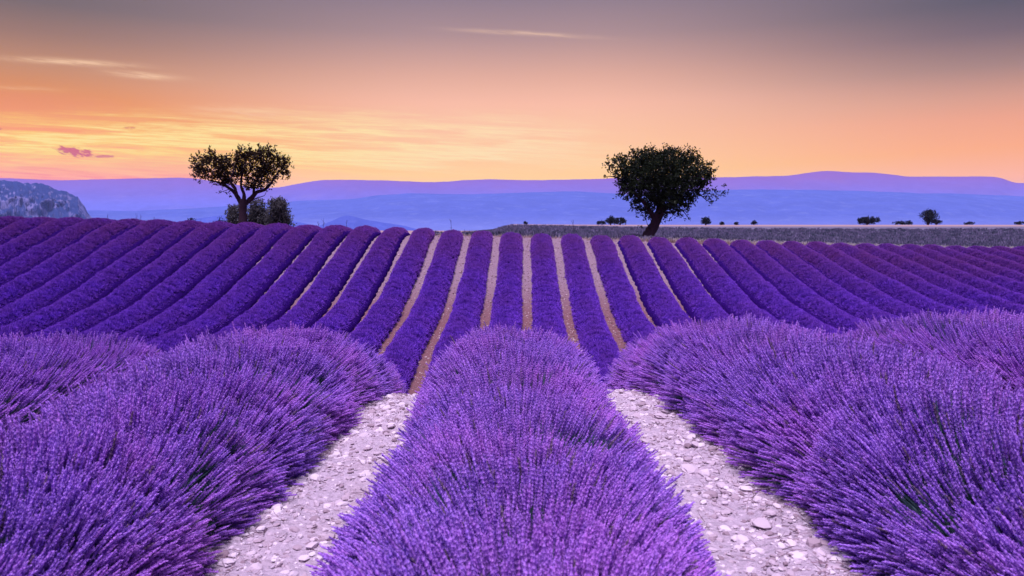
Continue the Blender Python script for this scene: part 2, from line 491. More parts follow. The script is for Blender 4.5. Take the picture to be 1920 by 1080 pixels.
def scatter_group(coll):
    ng = bpy.data.node_groups.new('scatter_' + coll.name, 'GeometryNodeTree')
    ng.interface.new_socket('Geometry', in_out='INPUT', socket_type='NodeSocketGeometry')
    ng.interface.new_socket('Geometry', in_out='OUTPUT', socket_type='NodeSocketGeometry')
    N, L = ng.nodes, ng.links
    gi, go = N.new('NodeGroupInput'), N.new('NodeGroupOutput')
    ci = N.new('GeometryNodeCollectionInfo')
    ci.inputs['Collection'].default_value = coll
    ci.inputs['Separate Children'].default_value = True
    ci.inputs['Reset Children'].default_value = True
    ip = N.new('GeometryNodeInstanceOnPoints')
    ip.inputs['Pick Instance'].default_value = True
    def na(nm, ty):
        a = N.new('GeometryNodeInputNamedAttribute'); a.data_type = ty; a.inputs[0].default_value = nm
        return a.outputs[0]
    L.new(gi.outputs[0], ip.inputs['Points'])
    L.new(ci.outputs[0], ip.inputs['Instance'])
    L.new(na('pick', 'INT'), ip.inputs['Instance Index'])
    L.new(na('rot', 'FLOAT_VECTOR'), ip.inputs['Rotation'])
    L.new(na('scl', 'FLOAT_VECTOR'), ip.inputs['Scale'])
    L.new(ip.outputs[0], go.inputs[0])
    return ng


def dir_euler(d, roll):
    """Euler XYZ that takes +Z to direction d, after a random roll about Z.  R = Rz(az) Ry(th) Rz(roll)"""
    d = d / np.linalg.norm(d, axis=1, keepdims=True)
    th = np.arccos(np.clip(d[:, 2], -1, 1)); az = np.arctan2(d[:, 1], d[:, 0])
    ca, sa, ct, s_t, cr, sr = np.cos(az), np.sin(az), np.cos(th), np.sin(th), np.cos(roll), np.sin(roll)
    # matrix rows
    m00 = ca * ct * cr - sa * sr
    m10 = sa * ct * cr + ca * sr
    m20 = -s_t * cr
    m21 = s_t * sr
    m22 = ct
    ry = np.arcsin(np.clip(-m20, -1, 1)); rx = np.arctan2(m21, m22); rz = np.arctan2(m10, m00)
    return np.stack([rx, ry, rz], 1)


def scatter(name, pts, dirs, scl, tone, ng, npick, parent=None, roll=None, pick=None):
    n = len(pts)
    me = bpy.data.meshes.new(name)
    me.vertices.add(n)
    me.vertices.foreach_set('co', np.asarray(pts, np.float32).ravel())
    if roll is None: roll = rng.uniform(0, 6.283, n)
    a = me.attributes.new('rot', 'FLOAT_VECTOR', 'POINT'); a.data.foreach_set('vector', dir_euler(np.asarray(dirs, float), roll).astype(np.float32).ravel())
    scl = np.asarray(scl, float)
    if scl.ndim == 1: scl = np.repeat(scl[:, None], 3, 1)
    a = me.attributes.new('scl', 'FLOAT_VECTOR', 'POINT'); a.data.foreach_set('vector', scl.astype(np.float32).ravel())
    a = me.attributes.new('pick', 'INT', 'POINT'); a.data.foreach_set('value', (rng.integers(0, npick, n) if pick is None else pick).astype(np.int32))
    a = me.attributes.new('tone', 'FLOAT', 'POINT'); a.data.foreach_set('value', np.asarray(tone, np.float32))
    o = link(name, me, parent)
    o['kind'] = 'stuff'
    md = o.modifiers.new('scatter', 'NODES')
    md.node_group = ng
    return o


# ------------------------------------------------------------------ ground sheets
def sheet(name, xs, ys, mat, zoff=0.0, relief=None):
    X, Y = np.meshgrid(xs, ys, indexing='ij')
    if callable(ys): pass
    Z = ground_z(X, Y) + zoff
    if relief is not None: Z = Z + relief(X, Y)
    V = np.stack([X, Y, Z], -1).reshape(-1, 3)
    o = link(name, mesh(name, V, grid_faces(len(xs), len(ys))[:, ::-1], mat, True))
    o['kind'] = 'structure'
    return o


def edge_sheet(name, xs, y_lo, y_hi, n, mat, power=1.0, relief=None):
    """sheet between two curves y_lo(X) and y_hi(X)"""
    tt = np.linspace(0, 1, n) ** power
    X = np.repeat(xs[:, None], n, 1)
    lo, hi = y_lo(xs), y_hi(xs)
    Y = lo[:, None] + (hi - lo)[:, None] * tt[None, :]
    Z = ground_z(X, Y)
    if relief is not None: Z = Z + relief(X, Y)
    V = np.stack([X, Y, Z], -1).reshape(-1, 3)
    o = link(name, mesh(name, V, grid_faces(len(xs), n)[:, ::-1], mat, True))
    o['kind'] = 'structure'
    return o


xs_f = np.concatenate([np.arange(-110, -8, 0.8), np.arange(-8, 8, 0.05), np.arange(8, 110.1, 0.8)])
def soil_relief(X, Y):
    k = (1 - smooth01(Y, 9, 14))
    return k * (0.06 * (fbm(X * 2.2, Y * 2.2, 3, 4) - 0.5) + 0.055 * (fbm(X * 8, Y * 8, 9, 3, 0.6) - 0.5))
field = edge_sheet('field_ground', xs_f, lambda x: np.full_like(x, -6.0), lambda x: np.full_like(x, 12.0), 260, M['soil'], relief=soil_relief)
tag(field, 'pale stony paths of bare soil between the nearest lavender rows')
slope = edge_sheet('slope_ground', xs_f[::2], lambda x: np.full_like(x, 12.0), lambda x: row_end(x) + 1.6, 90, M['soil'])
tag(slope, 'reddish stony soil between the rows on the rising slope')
xs_p = np.concatenate([np.arange(-400, -110, 10), np.arange(-110, 110, 1.2), np.arange(110, 401, 10)])
meadow = edge_sheet('plateau_ground', xs_p, lambda x: row_end(x) + 1.6, lambda x: np.full_like(x, 385.0), 120, M['meadow'], power=1.8)
tag(meadow, 'flat grey green field on the plateau with a pale stubble strip at its rim')
xs_v = np.concatenate([np.linspace(-30000, -400, 40), np.linspace(-380, 380, 20), np.linspace(400, 30000, 40)])
valley = edge_sheet('valley_ground', xs_v, lambda x: np.full_like(x, 385.0), lambda x: np.full_like(x, 40000.0), 90, M['valley'], power=3.0)
tag(valley, 'blue hazy valley land below the mountain ridges')

# ------------------------------------------------------------------ hills
def ridge(name, pts, R, depth, back, mat, relief, seed, x_ext=None, nx=500, ny=46, foot=-150.0, label=None, rough=10.0):
    px = np.array([p[0] for p in pts], float); py = np.array([p[1] for p in pts], float)
    x0, x1 = (px[0], px[-1]) if x_ext is None else x_ext
    U = np.linspace(x0, x1, nx)
    yy = np.interp(U, px, py)
    sm = np.convolve(np.pad(yy, 3, 'edge'), np.ones(7) / 7, 'valid')
    yy = sm if nx > 60 else yy
    if x_ext is not None:   # beyond the photo: keep rolling
        o = np.clip(px[0] - U, 0, None) + np.clip(U - px[-1], 0, None)
        yy = yy + np.minimum(o / 200, 1) * 16 * (fbm(U / 260.0, U * 0, seed, 4) - 0.5)
    H = (HY - yy) * R / F
    Xr = (U - 960) * R / F
    t = np.concatenate([np.linspace(0, 1, ny) , 1 + np.linspace(0.05, 1, 12)])
    V = []
    X = np.repeat(Xr[:, None], len(t), 1)
    T = np.repeat(t[None, :], nx, 0)
    Yb = np.where(T <= 1, R - depth * (1 - T), R + back * (T - 1))
    prof_ = np.where(T <= 1, T ** 1.25 * (3 - T) / 2, 1 - (T - 1) ** 1.5)
    Z = foot + (H[:, None] - foot) * np.clip(prof_, 0, 1)
    sc = depth
    nse = fbm(X / sc * 5.0 + seed, Yb / sc * 2.2, seed, 6, 0.55) - 0.5
    rdg = 1 - np.abs(fbm(X / sc * 3.2 + 3, Yb / sc * 0.9 + seed, seed + 11, 4) * 2 - 1) * 2
    m = np.sin(np.clip(T, 0, 1) * math.pi) ** 0.8
    Z = Z + m * (relief * nse * 2 + relief * 0.7 * rdg)
    Z = Z + (T > 0.9) * rough * (fbm(X / 160.0, Yb / 160.0, seed + 3, 3) - 0.5)
    # seen from the camera the slope must not rise above the crest line
    zmax = H[:, None] * Yb / R
    Z = np.where(T < 1, np.minimum(Z, np.maximum(zmax - 2, foot)), Z)
    Vv = np.stack([X * (Yb / R), Yb, Z], -1).reshape(-1, 3)
    o = link(name, mesh(name, Vv, grid_faces(nx, len(t))[:, ::-1], mat, True))
    tag(o, label, kind='structure')
    return o


far_pts = [(0, 334), (60, 337), (120, 339), (200, 337), (300, 335), (350, 334), (380, 337), (430, 344), (480, 352), (515, 354), (560, 346),
           (600, 339), (640, 338), (700, 339), (770, 341), (815, 343), (870, 339), (920, 337), (990, 339), (1060, 338), (1130, 336), (1200, 334),
           (1340, 334), (1400, 332), (1475, 331), (1500, 326), (1545, 321), (1590, 325), (1630, 324), (1670, 329), (1700, 333), (1740, 332),
           (1800, 332), (1858, 332), (1880, 338), (1900, 347), (1920, 342)]
RF, RM, RB = 12000.0, 8200.0, 5200.0
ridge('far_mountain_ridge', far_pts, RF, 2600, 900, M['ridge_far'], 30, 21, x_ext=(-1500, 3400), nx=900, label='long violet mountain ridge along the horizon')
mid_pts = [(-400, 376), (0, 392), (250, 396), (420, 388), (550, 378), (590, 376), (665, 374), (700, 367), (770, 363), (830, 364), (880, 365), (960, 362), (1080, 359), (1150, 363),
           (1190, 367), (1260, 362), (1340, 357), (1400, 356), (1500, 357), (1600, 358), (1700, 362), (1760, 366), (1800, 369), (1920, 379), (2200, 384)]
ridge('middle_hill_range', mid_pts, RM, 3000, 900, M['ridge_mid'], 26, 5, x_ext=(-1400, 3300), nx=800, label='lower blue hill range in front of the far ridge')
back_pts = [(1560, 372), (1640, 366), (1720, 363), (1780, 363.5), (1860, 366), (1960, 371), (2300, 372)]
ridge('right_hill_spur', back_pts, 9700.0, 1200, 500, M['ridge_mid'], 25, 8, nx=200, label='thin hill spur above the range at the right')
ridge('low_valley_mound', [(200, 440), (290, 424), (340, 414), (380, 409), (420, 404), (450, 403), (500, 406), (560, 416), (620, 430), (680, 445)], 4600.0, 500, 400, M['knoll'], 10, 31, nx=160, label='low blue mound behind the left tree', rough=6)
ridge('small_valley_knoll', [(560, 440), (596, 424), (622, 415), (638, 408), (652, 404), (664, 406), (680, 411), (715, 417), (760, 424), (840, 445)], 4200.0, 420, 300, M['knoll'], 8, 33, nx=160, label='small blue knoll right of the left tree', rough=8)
bpts = [(-500, 352), (-250, 346), (-100, 343), (0, 341), (40, 340), (75, 344), (110, 354), (140, 364), (151, 370), (158, 380), (164, 388), (168, 399), (176, 409), (186, 418), (200, 425)]


def butte():
    R, depth = RB, 900
    q = RB / 3000.0
    U = np.linspace(-500, 200, 360); t = np.linspace(0, 1.9, 90)
    H = (HY - np.interp(U, [p[0] for p in bpts], [p[1] for p in bpts])) * R / F
    H = H + 34 * (fbm(U / 16.0, U * 0, 49, 5, 0.6) - 0.5)
    X = np.repeat(((U - 960) * R / F)[:, None], len(t), 1); T = np.repeat(t[None], len(U), 0)
    Y = R - depth * (1 - T)
    # cliff: steep middle band
    c = np.where(T < 0.25, T / 0.25 * 0.22, np.where(T < 0.5, 0.22 + (T - 0.25) / 0.25 * 0.5, np.where(T <= 1, 0.72 + (T - 0.5) / 0.5 * 0.28, 1 - (T - 1) ** 2)))
    Z = -150 + (H[:, None] + 150) * np.clip(c, 0, 1)
    m = np.sin(np.clip(T, 0, 1) * math.pi)
    Z = Z + m * 46 * (fbm(X / 60 / q, Y / 60 / q, 41, 6, 0.6) - 0.5) * 2
    Z = Z + 22 * (fbm(X / 18 / q, Y / 18 / q, 43, 4, 0.6) - 0.5)
    Z = np.minimum(Z, H[:, None] * Y / R + 3)
    Y = Y + m * 260 * (fbm(X / 45 / q, Z / 30 / q, 47, 5, 0.6) - 0.5)
    V = np.stack([X * (Y / R), Y, Z], -1).reshape(-1, 3)
    o = link('limestone_hill', mesh('limestone_hill', V, grid_faces(len(U), len(t))[:, ::-1], M['butte'], True))
    tag(o, 'wooded limestone hill with pale cliffs at the far left', kind='structure')
butte()

# ------------------------------------------------------------------ haze
hz = bpy.data.materials.new('haze_air'); hz.use_nodes = True
t = NT(hz.node_tree)
pv = t.n('ShaderNodeVolumePrincipled', {'Color': (0.34, 0.46, 1.0, 1), 'Density': HAZE_D, 'Anisotropy': 0.0})
t.n('ShaderNodeOutputMaterial', {'Volume': pv.outputs[0]})
def box_mesh(name, x0, x1, y0, y1, z0, z1, mat):
    V = [(x, y, z) for z in (z0, z1) for y in (y0, y1) for x in (x0, x1)]
    Fc = [(0, 2, 3, 1), (4, 5, 7, 6), (0, 1, 5, 4), (2, 6, 7, 3), (0, 4, 6, 2), (1, 3, 7, 5)]
    return mesh(name, V, Fc, mat)
haze = link('haze', box_mesh('haze', -32000, 32000, -3000, 41000, -400, HAZE_TOP, hz))
tag(haze, 'thin blue evening haze over the valley', kind='stuff')

# ------------------------------------------------------------------ lavender prototypes
def spike_mesh(name, seed, stem_l=0.20, head_l=0.095, hi=True):
    r = random.Random(seed)
    V, Fc, mi = [], [], []
    bx, by = r.uniform(-.022, .022), r.uniform(-.022, .022)
    L = stem_l + head_l
    def cen(z):
        u = z / L
        return Vector((bx * u * u, by * u * u, z))
    def ring(z, rad, k, ph=0):
        c = cen(z); b = len(V)
        for q in range(k):
            a = ph + q * 2 * math.pi / k
            V.append((c.x + rad * math.cos(a), c.y + rad * math.sin(a), c.z))
        return b
    def tube(zs, rs, k, mat_i, cap=True):
        prev = None
        for q, (z, rr) in enumerate(zip(zs, rs)):
            b = ring(z, rr, k, 0.5 * q)
            if prev is not None:
                for s in range(k):
                    Fc.append((prev + s, prev + (s + 1) % k, b + (s + 1) % k, b + s)); mi.append(mat_i)
            prev = b
        if cap:
            Fc.append(tuple(prev + s for s in range(k))); mi.append(mat_i)
    tube([0, stem_l * .6, stem_l + .01], [.0017, .0014, .0012], 3, 1, False)
    # a pair of narrow leaves on the stem
    for q in range(3 if hi else 1):
        z = stem_l * r.uniform(.1, .6); a = r.uniform(0, 6.28); ln = r.uniform(.03, .06)
        c = cen(z); d = Vector((math.cos(a) * .5, math.sin(a) * .5, .85)); s = Vector((-math.sin(a), math.cos(a), 0)) * .002
        b = len(V); V.extend([tuple(c - s), tuple(c + s), tuple(c + d * ln)]); Fc.append((b, b + 1, b + 2)); mi.append(1)
    zs, rs = [], []
    nw = 6
    for q in range(nw):
        z0 = stem_l + head_l * q / nw
        env = .55 + .45 * math.sin(math.pi * (q + .8) / (nw + .6))
        rr = .0075 * env * r.uniform(.85, 1.15)
        zs += [z0, z0 + head_l / nw * .5]; rs += [rr * .62, rr]
    zs.append(L); rs.append(.0012)
    tube(zs, rs, 5, 0)
    if hi:
        for q in range(16):
            u = r.random(); z = stem_l + head_l * u; a = r.uniform(0, 6.28)
            rr = .0065 * (.6 + .4 * math.sin(math.pi * u)); c = cen(z)
            o = Vector((math.cos(a), math.sin(a), 0)); p = c + o * rr
            s = Vector((-math.sin(a), math.cos(a), 0)) * .0032
            b = len(V)
            V.extend([tuple(p - s), tuple(p + s), tuple(p + o * .006 + Vector((0, 0, .005))), tuple(p + Vector((0, 0, -.004)))])
            Fc += [(b, b + 1, b + 2), (b, b + 2, b + 3), (b + 1, b + 3, b + 2)]; mi += [0, 0, 0]
        if r.random() < .6:   # separate lower whorl
            z = stem_l - .022
            tube([z - .005, z, z + .005], [.002, .006, .002], 5, 0)
    me = mesh(name, V, Fc)
    me.materials.append(M['flower']); me.materials.append(M['stem'])
    me.polygons.foreach_set('material_index', mi)
    me.update()
    return me


def tuft_mesh(name, seed, n=12, spread=.07, length=.15):
    """a small bundle of flower heads seen from far away"""
    r = random.Random(seed)
    V, Fc = [], []
    for q in range(n):
        a = r.uniform(0, 6.28); d = spread * math.sqrt(r.random())
        x, y = d * math.cos(a), d * math.sin(a)
        L = length * r.uniform(.7, 1.15); rad = r.uniform(.008, .0125)
        tx, ty = x * 1.7 + r.uniform(-.015, .015), y * 1.7 + r.uniform(-.015, .015)
        b = len(V)
        for (u, rr) in ((0.25, rad * .6), (.65, rad), (1.0, .001)):
            for s in range(3):
                an = s * 2.094 + q
                V.append((x + (tx - x) * u + rr * math.cos(an), y + (ty - y) * u + rr * math.sin(an), L * u))
        for lv in range(2):
            for s in range(3):
                s2 = (s + 1) % 3
                Fc.append((b + lv * 3 + s, b + lv * 3 + s2, b + lv * 3 + 3 + s2, b + lv * 3 + 3 + s))
    return mesh(name, V, Fc, M['flower_far'])


def stem_mesh(name, seed):
    """bare green stems and narrow leaves without open flowers"""
    r = random.Random(seed); V, Fc = [], []
    for q in range(6):
        a = r.uniform(0, 6.28); tx, ty = r.uniform(-.05, .05), r.uniform(-.05, .05); L = .27 * r.uniform(.65, 1.0)
        sx, sy = .0028 * math.cos(a), .0028 * math.sin(a); b = len(V)
        V += [(-sx, -sy, 0), (sx, sy, 0), (tx * .4 + sx, ty * .4 + sy, L * .55), (tx * .4 - sx, ty * .4 - sy, L * .55), (tx, ty, L)]
        Fc += [(b, b + 1, b + 2, b + 3), (b + 3, b + 2, b + 4)]
    return mesh(name, V, Fc, M['stem'])


NS, NTF = 6, 5
ng_spike = scatter_group(protos('spike', [spike_mesh('spike_%d' % k, 100 + k) for k in range(NS)] + [stem_mesh('stems_%d' % k, 160 + k) for k in range(2)]))
ng_tuft = scatter_group(protos('tuft', [tuft_mesh('tuft_%d' % k, 200 + k) for k in range(NTF)]))

# ------------------------------------------------------------------ lavender rows
def plant_mod(i, Y):
    """scalloping by single plants along the row and slower swelling"""
    Y = np.asarray(Y, float)
    ph = Y / 0.85 + i * 1.37 + 0.5 * vnoise(Y * 0.5, i * 7.7, 61)
    sc = np.abs(np.sin(np.pi * ph)) ** 0.6
    return 0.915 + 0.09 * sc + 0.12 * (vnoise(Y * 0.9, i * 5.3, 71) - 0.5) + 0.06 * (vnoise(Y * 0.3, i * 2.3, 73) - 0.5)


def cross(phi, a, h, z0):
    """half-round hedge section; phi 0..pi, a half width, h height"""
    c, s = np.cos(phi), np.sin(phi)
    x = a * np.sign(c) * np.abs(c) ** 0.86
    z = z0 + (h - z0) * np.abs(s) ** 0.95 * np.sign(np.maximum(s, -1))
    return x, z


def end_fade(Y, y0, y1):
    return np.sqrt(np.clip(1 - np.clip((Y - (y1 - 0.8)) / 0.8, 0, 1) ** 2, 0, 1)) * np.sqrt(np.clip(1 - np.clip(((y0 + .6) - Y) / .6, 0, 1) ** 2, 0, 1))


def row_label(i):
    names = ['', 'first', 'second', 'third', 'fourth', 'fifth', 'sixth', 'seventh', 'eighth', 'ninth', 'tenth', 'eleventh', 'twelfth', 'thirteenth',
             'fourteenth', 'fifteenth', 'sixteenth', 'seventeenth', 'eighteenth', 'nineteenth', 'twentieth', 'twenty-first', 'twenty-second']
    if i == 0: return 'centre lavender row running straight up the middle between the two pale stony paths'
    side = 'left' if i < 0 else 'right'
    extra = {-1: 'bordering the left path', 1: 'bordering the right path',
             -2: 'low behind the left mound', 2: 'showing behind the right mound',
             -8: 'below the left almond tree', 5: 'before the right almond trunk'}.get(i)
    s = '%s lavender row to the %s of the centre row' % (names[abs(i)], side)
    return s + (', ' + extra if extra else ', on the far slope')


def build_row(i):
    near = abs(i) <= 3
    y0 = -2.0 if abs(i) <= 4 else 13.0
    y1 = float(row_end(i * SP)) + rng.uniform(-0.25, 0.25)
    # ---- mound of foliage
    ys = np.concatenate([np.arange(y0, 12, 0.10), np.arange(max(12, y0), y1, 0.16), [y1]]) if y0 < 12 else np.append(np.arange(y0, y1, 0.16), y1)
    K = 15
    phi = np.linspace(-0.12, math.pi + 0.12, K)
    Yg = np.repeat(ys[:, None], K, 1); Pg = np.repeat(phi[None], len(ys), 0)
    farw = smooth01(Yg, 10.0, 13.5)
    mod = plant_mod(i, Yg)
    e = end_fade(Yg, y0, y1)
    A = ((0.40 if i == 0 else 0.34 + 0.20 * smooth01(Yg, 2.6, 7.4)) + farw * (0.28 if i == 0 else 0.14 if near else 0.34)) * mod * (0.35 + 0.65 * e); H = (0.33 + farw * 0.22) * mod * e
    xx, zz = cross(Pg, A, H * (1 - 0.28 * smooth01(Yg, y1 - 5.5, y1 - 0.5)), 0.0)
    bump = 1 + 0.10 * (fbm(Yg * 6, Pg * 4 + i * 9, 81, 3) - 0.5)
    xc = row_x(i, Yg)
    X = xc + xx * bump
    Z = ground_z(xc, Yg) + zz * bump - 0.03
    root = empty('lavender_row', (float(row_x(i, y1)), y1, float(ground_z(row_x(i, y1), y1))), row_label(i), 'lavender row', 'lavender rows running up the field')
    off = np.array(root.location)
    V = np.stack([X, Yg, Z], -1).reshape(-1, 3) - off
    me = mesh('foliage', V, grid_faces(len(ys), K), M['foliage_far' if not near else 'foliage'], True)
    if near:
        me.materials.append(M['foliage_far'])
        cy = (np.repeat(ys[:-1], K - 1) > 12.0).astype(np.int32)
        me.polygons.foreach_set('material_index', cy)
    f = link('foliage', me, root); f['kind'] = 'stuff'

    def pts_on(n, ya, yb, a_tip, h_tip, z0, a_root, h_root, zr, jit, side_keep=1.0):
        Y = n if isinstance(n, np.ndarray) else rng.uniform(ya, yb, n)
        n = len(Y)
        P = rng.uniform(-0.16, math.pi + 0.16, n)
        md = plant_mod(i, Y) * (1 + 0.05 * (fbm(Y * 3.0, P * 2.0 + i * 11, 91, 3) - 0.5) * 2)
        sn = np.sin(P)
        kp = rng.random(n) < side_keep + (1 - side_keep) * smooth01(sn, 0.02, 0.50)      # flowers thinned on the flanks so bare dark foliage imitates their shade
        Y, P, md = Y[kp], P[kp], md[kp]; n = len(Y)
        if isinstance(a_tip, np.ndarray): a_tip = a_tip[kp]
        if isinstance(a_root, np.ndarray): a_root = a_root[kp]
        if isinstance(h_tip, np.ndarray): h_tip = h_tip[kp]
        e = end_fade(Y, y0, y1)
        at, ht = a_tip * md * (0.4 + 0.6 * e), h_tip * md * e * (1 - 0.28 * smooth01(Y, y1 - 5.5, y1 - 0.5))
        tx, tz = cross(P, at, ht, z0)
        rx, rz = cross(P, a_root * (0.4 + 0.6 * e), h_root * e, zr)
        xc = row_x(i, Y); gz = ground_z(xc, Y)
        # flare of the ends of the row
        fy = np.where(e < 0.98, (1 - e) * 0.5, 0) * np.where(Y > (y0 + y1) / 2, 1, -1)
        tip = np.stack([xc + tx, Y + fy, gz + tz], 1); rt = np.stack([xc + rx, Y, gz + rz], 1)
        tip += rng.normal(0, jit, tip.shape)
        return Y, P, tip, rt

    # ---- near flower spikes
    if near:
        groups = []
        for (ya, yb, dens) in ((-1.5, 1.0, 350), (1.0, 3.2, 5400), (3.2, 6.0, 5000), (6.0, 9.2, 3600), (9.2, 12.5, 600)):
            if abs(i) == 3 and ya < 4: continue
            if abs(i) == 2 and ya < 3: dens = dens * 0.5
            n = int((yb - ya) * 1.95 * dens)
            Y_ = rng.uniform(ya, yb, n)
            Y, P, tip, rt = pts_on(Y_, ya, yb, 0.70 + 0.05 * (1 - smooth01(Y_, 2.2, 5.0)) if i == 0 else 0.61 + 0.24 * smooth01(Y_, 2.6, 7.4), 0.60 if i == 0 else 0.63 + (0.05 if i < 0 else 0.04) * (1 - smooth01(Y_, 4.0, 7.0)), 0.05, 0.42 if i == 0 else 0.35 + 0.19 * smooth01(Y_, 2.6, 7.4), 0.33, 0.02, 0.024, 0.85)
            groups.append((Y, P, tip, rt))
        Y = np.concatenate([g_[0] for g_ in groups]); P = np.concatenate([g_[1] for g_ in groups])
        tip = np.concatenate([g_[2] for g_ in groups]); rt = np.concatenate([g_[3] for g_ in groups])
        # thin patches where the green stems show
        gapn = fbm(Y * 2.1, P * 1.6 + i * 4, 95, 3)
        gap2 = vnoise(tip[:, 0] * 8, tip[:, 1] * 7 + tip[:, 2] * 5, 141)
        keep = rng.random(len(Y)) < (0.26 + 0.6 * smooth01(gapn, 0.36, 0.54) + 0.45 * smooth01(gap2, 0.2, 0.5))
        Y, P, tip, rt, gapn = Y[keep], P[keep], tip[keep], rt[keep], gapn[keep]
        pick = np.where(rng.random(len(Y)) < 0.05 + 0.45 * (1 - smooth01(gapn, 0.32, 0.54)), NS + rng.integers(0, 2, len(Y)), rng.integers(0, NS, len(Y)))
        d = tip - rt
        L = np.linalg.norm(d, axis=1)
        d[:, 2] += 0.04 + 0.03 * rng.random(len(d))      # stems reach for the light
        # stems of one tuft lean together and stand to one height
        wx, wy = rt[:, 0] * 7 + d[:, 0] * 9, Y * 8 + P * 2
        d[:, 0] += 0.11 * (vnoise(wx, wy, 131) - 0.5); d[:, 1] += 0.11 * (vnoise(wx, wy, 137) - 0.5)
        L = L * (0.84 + 0.32 * vnoise(wx * 0.9, wy * 0.9, 139))
        s = L / 0.295 * rng.uniform(0.86, 1.12, len(L)) + 0.06
        sc = np.stack([np.clip(s, .76, 1.2) * .68, np.clip(s, .76, 1.2) * .68, s * .92], 1)
        tone = np.clip(fbm(Y * 1.3, P * 1.5 + i * 3, 97, 3) * 1.6 - 0.5 + rng.normal(0, .18, len(Y)), 0, 1)
        scatter('flower_spikes', rt - off, d, sc, tone, ng_spike, NS, root, pick=pick)
    # ---- far flower tufts
    ya = 11.5 if near else y0
    segs = [(ya, 25.0, 50), (25.0, y1, 165)]
    groups = []
    for (a_, b_, dens) in segs:
        if b_ <= a_: continue
        n = int((b_ - a_) * 2.0 * dens)
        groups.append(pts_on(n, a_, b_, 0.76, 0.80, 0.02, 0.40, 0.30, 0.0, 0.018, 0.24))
    Y = np.concatenate([g_[0] for g_ in groups]); P = np.concatenate([g_[1] for g_ in groups])
    tip = np.concatenate([g_[2] for g_ in groups]); rt = np.concatenate([g_[3] for g_ in groups])
    d = tip - rt; L = np.linalg.norm(d, axis=1, keepdims=True); d = d / np.maximum(L, 1e-4)
    base = tip - d * 0.15
    d[:, 2] += 0.12
    k = rng.uniform(0.85, 1.15, len(Y))
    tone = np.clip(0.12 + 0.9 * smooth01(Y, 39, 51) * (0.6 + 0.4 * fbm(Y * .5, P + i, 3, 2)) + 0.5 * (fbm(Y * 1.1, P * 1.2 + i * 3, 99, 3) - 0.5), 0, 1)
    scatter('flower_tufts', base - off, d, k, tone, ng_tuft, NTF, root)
    return root


for i in range(-19, 23):
    build_row(i)

# ------------------------------------------------------------------ stones and gravel
def rock_mesh(name, seed, mat, lat=5, lon=8):
    r = np.random.default_rng(seed)
    V = [(0, 0, 1.0)]
    for a in range(1, lat):
        for b in range(lon):
            th = math.pi * a / lat; ph = 2 * math.pi * (b + 0.5 * (a % 2)) / lon
            V.append((math.sin(th) * math.cos(ph), math.sin(th) * math.sin(ph), math.cos(th)))
    V.append((0, 0, -1.0))
    V = np.array(V)
    for k in range(7):
        n = r.normal(size=3); n /= np.linalg.norm(n)
        dd = V @ n; lim = r.uniform(0.55, 0.85)
        V = V - np.outer(np.clip(dd - lim, 0, None), n) * 0.85
    V *= 1 + r.normal(0, 0.03, (len(V), 1))
    V *= np.array([1.0, r.uniform(.6, .95), r.uniform(.35, .6)])
    Fc = []
    for b in range(lon):
        Fc.append((0, 1 + b, 1 + (b + 1) % lon))
    for a in range(lat - 2):
        for b in range(lon):
            p, q = 1 + a * lon, 1 + (a + 1) * lon
            Fc.append((p + b, q + b, q + (b + 1) % lon, p + (b + 1) % lon))
    last = len(V) - 1; p = 1 + (lat - 2) * lon
    for b in range(lon):
        Fc.append((p + b, last, p + (b + 1) % lon))
    return mesh(name, V, Fc, mat, False)


stones = [rock_mesh('stone_shape', 300 + k, M['stone'], 5, 8) for k in range(8)]
def put_stone(x, y, r, k=None, sink=0.35, label=None):
    o = bpy.data.objects.new('stone', stones[k if k is not None else random.randrange(8)])
    COL.objects.link(o)
    o.parent = field
    z = float(ground_z(x, y) + soil_relief(np.array(x), np.array(y)))
    o.location = (x, y, z + r * (0.5 - sink))
    o.rotation_euler = (random.uniform(-.25, .25), random.uniform(-.25, .25), random.uniform(0, 6.28))
    o.scale = (r, r, r)
    if label: o['label'] = label
def px_ground(px, py):
    D = 1.5 * F / (py - HY)
    for _ in range(6):
        X = (px - 960) * D / F
        D = float(-ground_z(X, D)) * F / (py - HY)
    return (px - 960) * D / F, D
for (px, py, rp, lab) in [(1345, 945, 20, 'grey blocky stone standing proud of the right path'), (1303, 893, 24, 'large pale rounded stone in the right path'), (1332, 900, 17, None),
                          (1245, 790, 17, 'flat dark edged stone in the right path'), (525, 912, 20, 'dark violet stone under the left mound'), (580, 908, 17, 'pale stone beside the dark one'),
                          (578, 996, 13, None), (650, 808, 13, None), (635, 812, 10, None), (462, 962, 10, None), (505, 972, 16, None), (1430, 1000, 15, None), (1460, 990, 16, None),
                          (1395, 1028, 13, None), (1350, 1050, 14, None), (1440, 1062, 12, None), (1500, 1045, 15, None), (400, 1065, 15, None), (455, 1060, 12, None), (1345, 858, 12, None),
                          (1262, 822, 12, None), (1210, 765, 9, None), (690, 760, 9, None), (745, 752, 8, None), (1290, 840, 11, None), (380, 1040, 14, None), (1560, 1060, 14, None), (1520, 1010, 12, None)]:
    x, y = px_ground(px, py)
    put_stone(x, y, rp * y / F, label=lab)
cnt = 0
while cnt < 265:
    side = random.choice((-1, 1)); y = random.uniform(2.6, 7.5)
    x = side * random.uniform(0.62, 1.5) + 0.03
    if abs(x) > 1.6: continue
    put_stone(x, y, min(.06, random.lognormvariate(math.log(.023), .42)), sink=random.uniform(.3, .6)); cnt += 1
ng_grav = scatter_group(protos('pebble', [rock_mesh('pebble_%d' % k, 400 + k, M['stone'], 4, 6) for k in range(6)]))
n = 80000
gx = rng.uniform(0.35, 1.75, n) * rng.choice([-1, 1], n); gy = 1.5 + 8.0 * rng.random(n) ** 0.9
